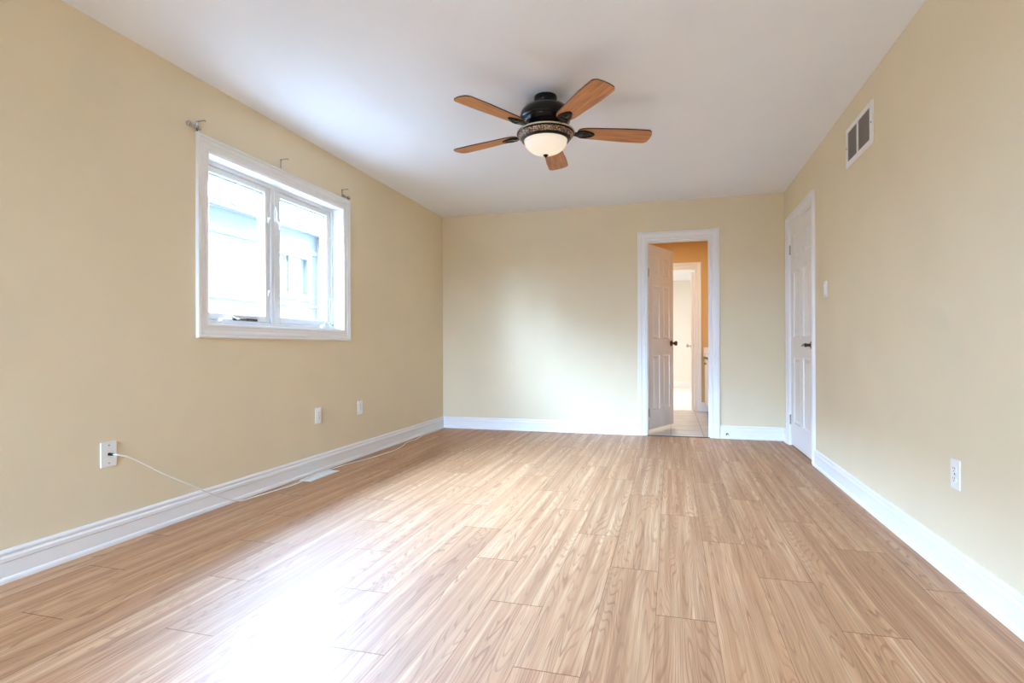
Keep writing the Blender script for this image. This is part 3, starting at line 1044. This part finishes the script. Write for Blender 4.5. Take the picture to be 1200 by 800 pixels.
R = 0.0034
CP = [(XL + 0.032, 1.989, 0.430), (XL + 0.052, 1.995, 0.428), (XL + 0.062, 2.06, 0.400), (XL + 0.058, 2.24, 0.284), (XL + 0.052, 2.42, 0.180), (XL + 0.046, 2.57, 0.096),
      (XL + 0.040, 2.70, 0.032), (XL + 0.042, 2.78, R + 0.001), (-2.492, 2.85, R), (-2.470, 3.02, R), (-2.452, 3.18, R), (-2.452, 3.28, 0.006), (-2.470, 3.36, 0.0115),
      (-2.480, 3.50, 0.0115), (-2.482, 3.62, 0.0115), (-2.484, 3.70, 0.006), (-2.482, 3.80, R), (-2.462, 3.95, R), (-2.430, 4.12, R), (-2.410, 4.32, R), (-2.396, 4.52, R),
      (-2.425, 4.74, R), (-2.478, 4.92, R), (-2.476, 5.04, R), (-2.466, 5.10, R), (-2.490, 5.24, R), (-2.510, 5.36, R), (-2.514, 5.50, R), (-2.504, 5.68, R), (-2.508, 5.82, R), (-2.518, 5.93, R)]
tag(MB().tube(catmull(CP), R, 8).build('coaxial_cable', M['cable'], None, CP[0], smooth=True),
    'thin white cable hanging from the wall plate and trailing along the left baseboard', 'cable')

# ------------------------------------------------------------------ floor register
rx0, rx1, ry0, ry1 = -2.492, -2.395, 3.315, 3.660
o_ = (rx0, ry0, 0)
fr = tag(empty('floor_register', o_), 'white slotted heating register in the floor by the left baseboard', 'floor vent')
mb = MB()
mb.box(rx0, rx1, ry0, ry0 + 0.022, 0, 0.006).box(rx0, rx1, ry1 - 0.022, ry1, 0, 0.006)
mb.box(rx0, rx0 + 0.020, ry0 + 0.022, ry1 - 0.022, 0, 0.006).box(rx1 - 0.020, rx1, ry0 + 0.022, ry1 - 0.022, 0, 0.006)
mb.build('frame', M['register'], fr, o_, bevel=0.0015)
mb = MB()
k = 26
for i in range(k):
    a = ry0 + 0.022 + (i + 0.2) * (ry1 - ry0 - 0.044) / k
    mb.box(rx0 + 0.020, rx1 - 0.020, a, a + 0.0055, 0.0005, 0.0045)
mb.build('louvers', M['register'], fr, o_)
MB().box(rx0 + 0.018, rx1 - 0.018, ry0 + 0.02, ry1 - 0.02, 0.0001, 0.0007).build('duct', M['duct'], fr, o_)

# ------------------------------------------------------------------ return air grille
ga0, ga1, gz0, gz1 = 3.485, 3.962, 2.046, 2.288
o_ = F_RIGHT(ga0, gz0, 0)
gr = tag(empty('air_return_grille', o_), 'white framed two-panel air return grille high on the right wall', 'air vent')
b = 0.034
gm = (ga0 + ga1) / 2 + 0.02
mb = MB()
for q in ((ga0, ga0 + 0.048, gz0, gz1), (ga1 - b, ga1, gz0, gz1), (ga0 + 0.048, ga1 - b, gz1 - b + 0.006, gz1), (ga0 + 0.048, ga1 - b, gz0, gz0 + b),
          (gm - 0.014, gm + 0.014, gz0 + b, gz1 - b + 0.006)):
    mb.box(*q, -0.008, 0, fn=F_RIGHT)
fr_ = mb.build('frame', M['plastic'], gr, o_, bevel=0.002)
for a in (ga0 + 0.02, ga1 - 0.016):
    disc(F_RIGHT, a, (gz0 + gz1) / 2, 0.005, 0.008, 0.010).build('screw', M['screw'], fr_, o_)
for a, c in ((ga0 + 0.048, gm - 0.014), (gm + 0.014, ga1 - b)):
    MB().box(a, c, gz0 + b, gz1 - b + 0.006, -0.0012, -0.0002, fn=F_RIGHT).build('duct', M['duct'], gr, o_)
    mb = MB()
    k = 15
    for i in range(k):
        z = gz0 + b + (i + 0.15) * (gz1 - gz0 - 2 * b + 0.006) / k
        mb.loft([[F_RIGHT(q, z + dz, -t) for dz, t in ((0.0059, 0.0068), (0.0075, 0.0068), (0.0016, 0.0014), (0, 0.0014))] for q in (a, c)])
    mb.build('louvers', M['louver'], gr, o_)

# ------------------------------------------------------------------ spring door stop
dx, dz = 0.545, 0.045
y0 = YB - 0.012
ds = tag(empty('door_stop', (dx, y0, dz)), 'small spring door stop on the far baseboard right of the doorway', 'door stop')
o_ = (dx, y0, dz)
MB().lathe([(0, 0), (0.013, 0), (0.012, -0.008), (0.006, -0.011), (0, -0.011)], o_, 16, 'y').build('base', M['darkmetal'], ds, o_, smooth=True)
pts = [(dx + 0.0045 * math.cos(i * 0.8), y0 - 0.010 - i * 0.0007, dz + 0.0045 * math.sin(i * 0.8)) for i in range(90)]
MB().tube(pts, 0.0012, 5).build('spring', M['chrome'], ds, o_, smooth=True)
MB().lathe([(0, -0.070), (0.007, -0.070), (0.008, -0.074), (0.008, -0.082), (0.005, -0.086), (0, -0.086)], o_, 14, 'y').build('rubber_tip', M['plastic'], ds, o_, smooth=True)
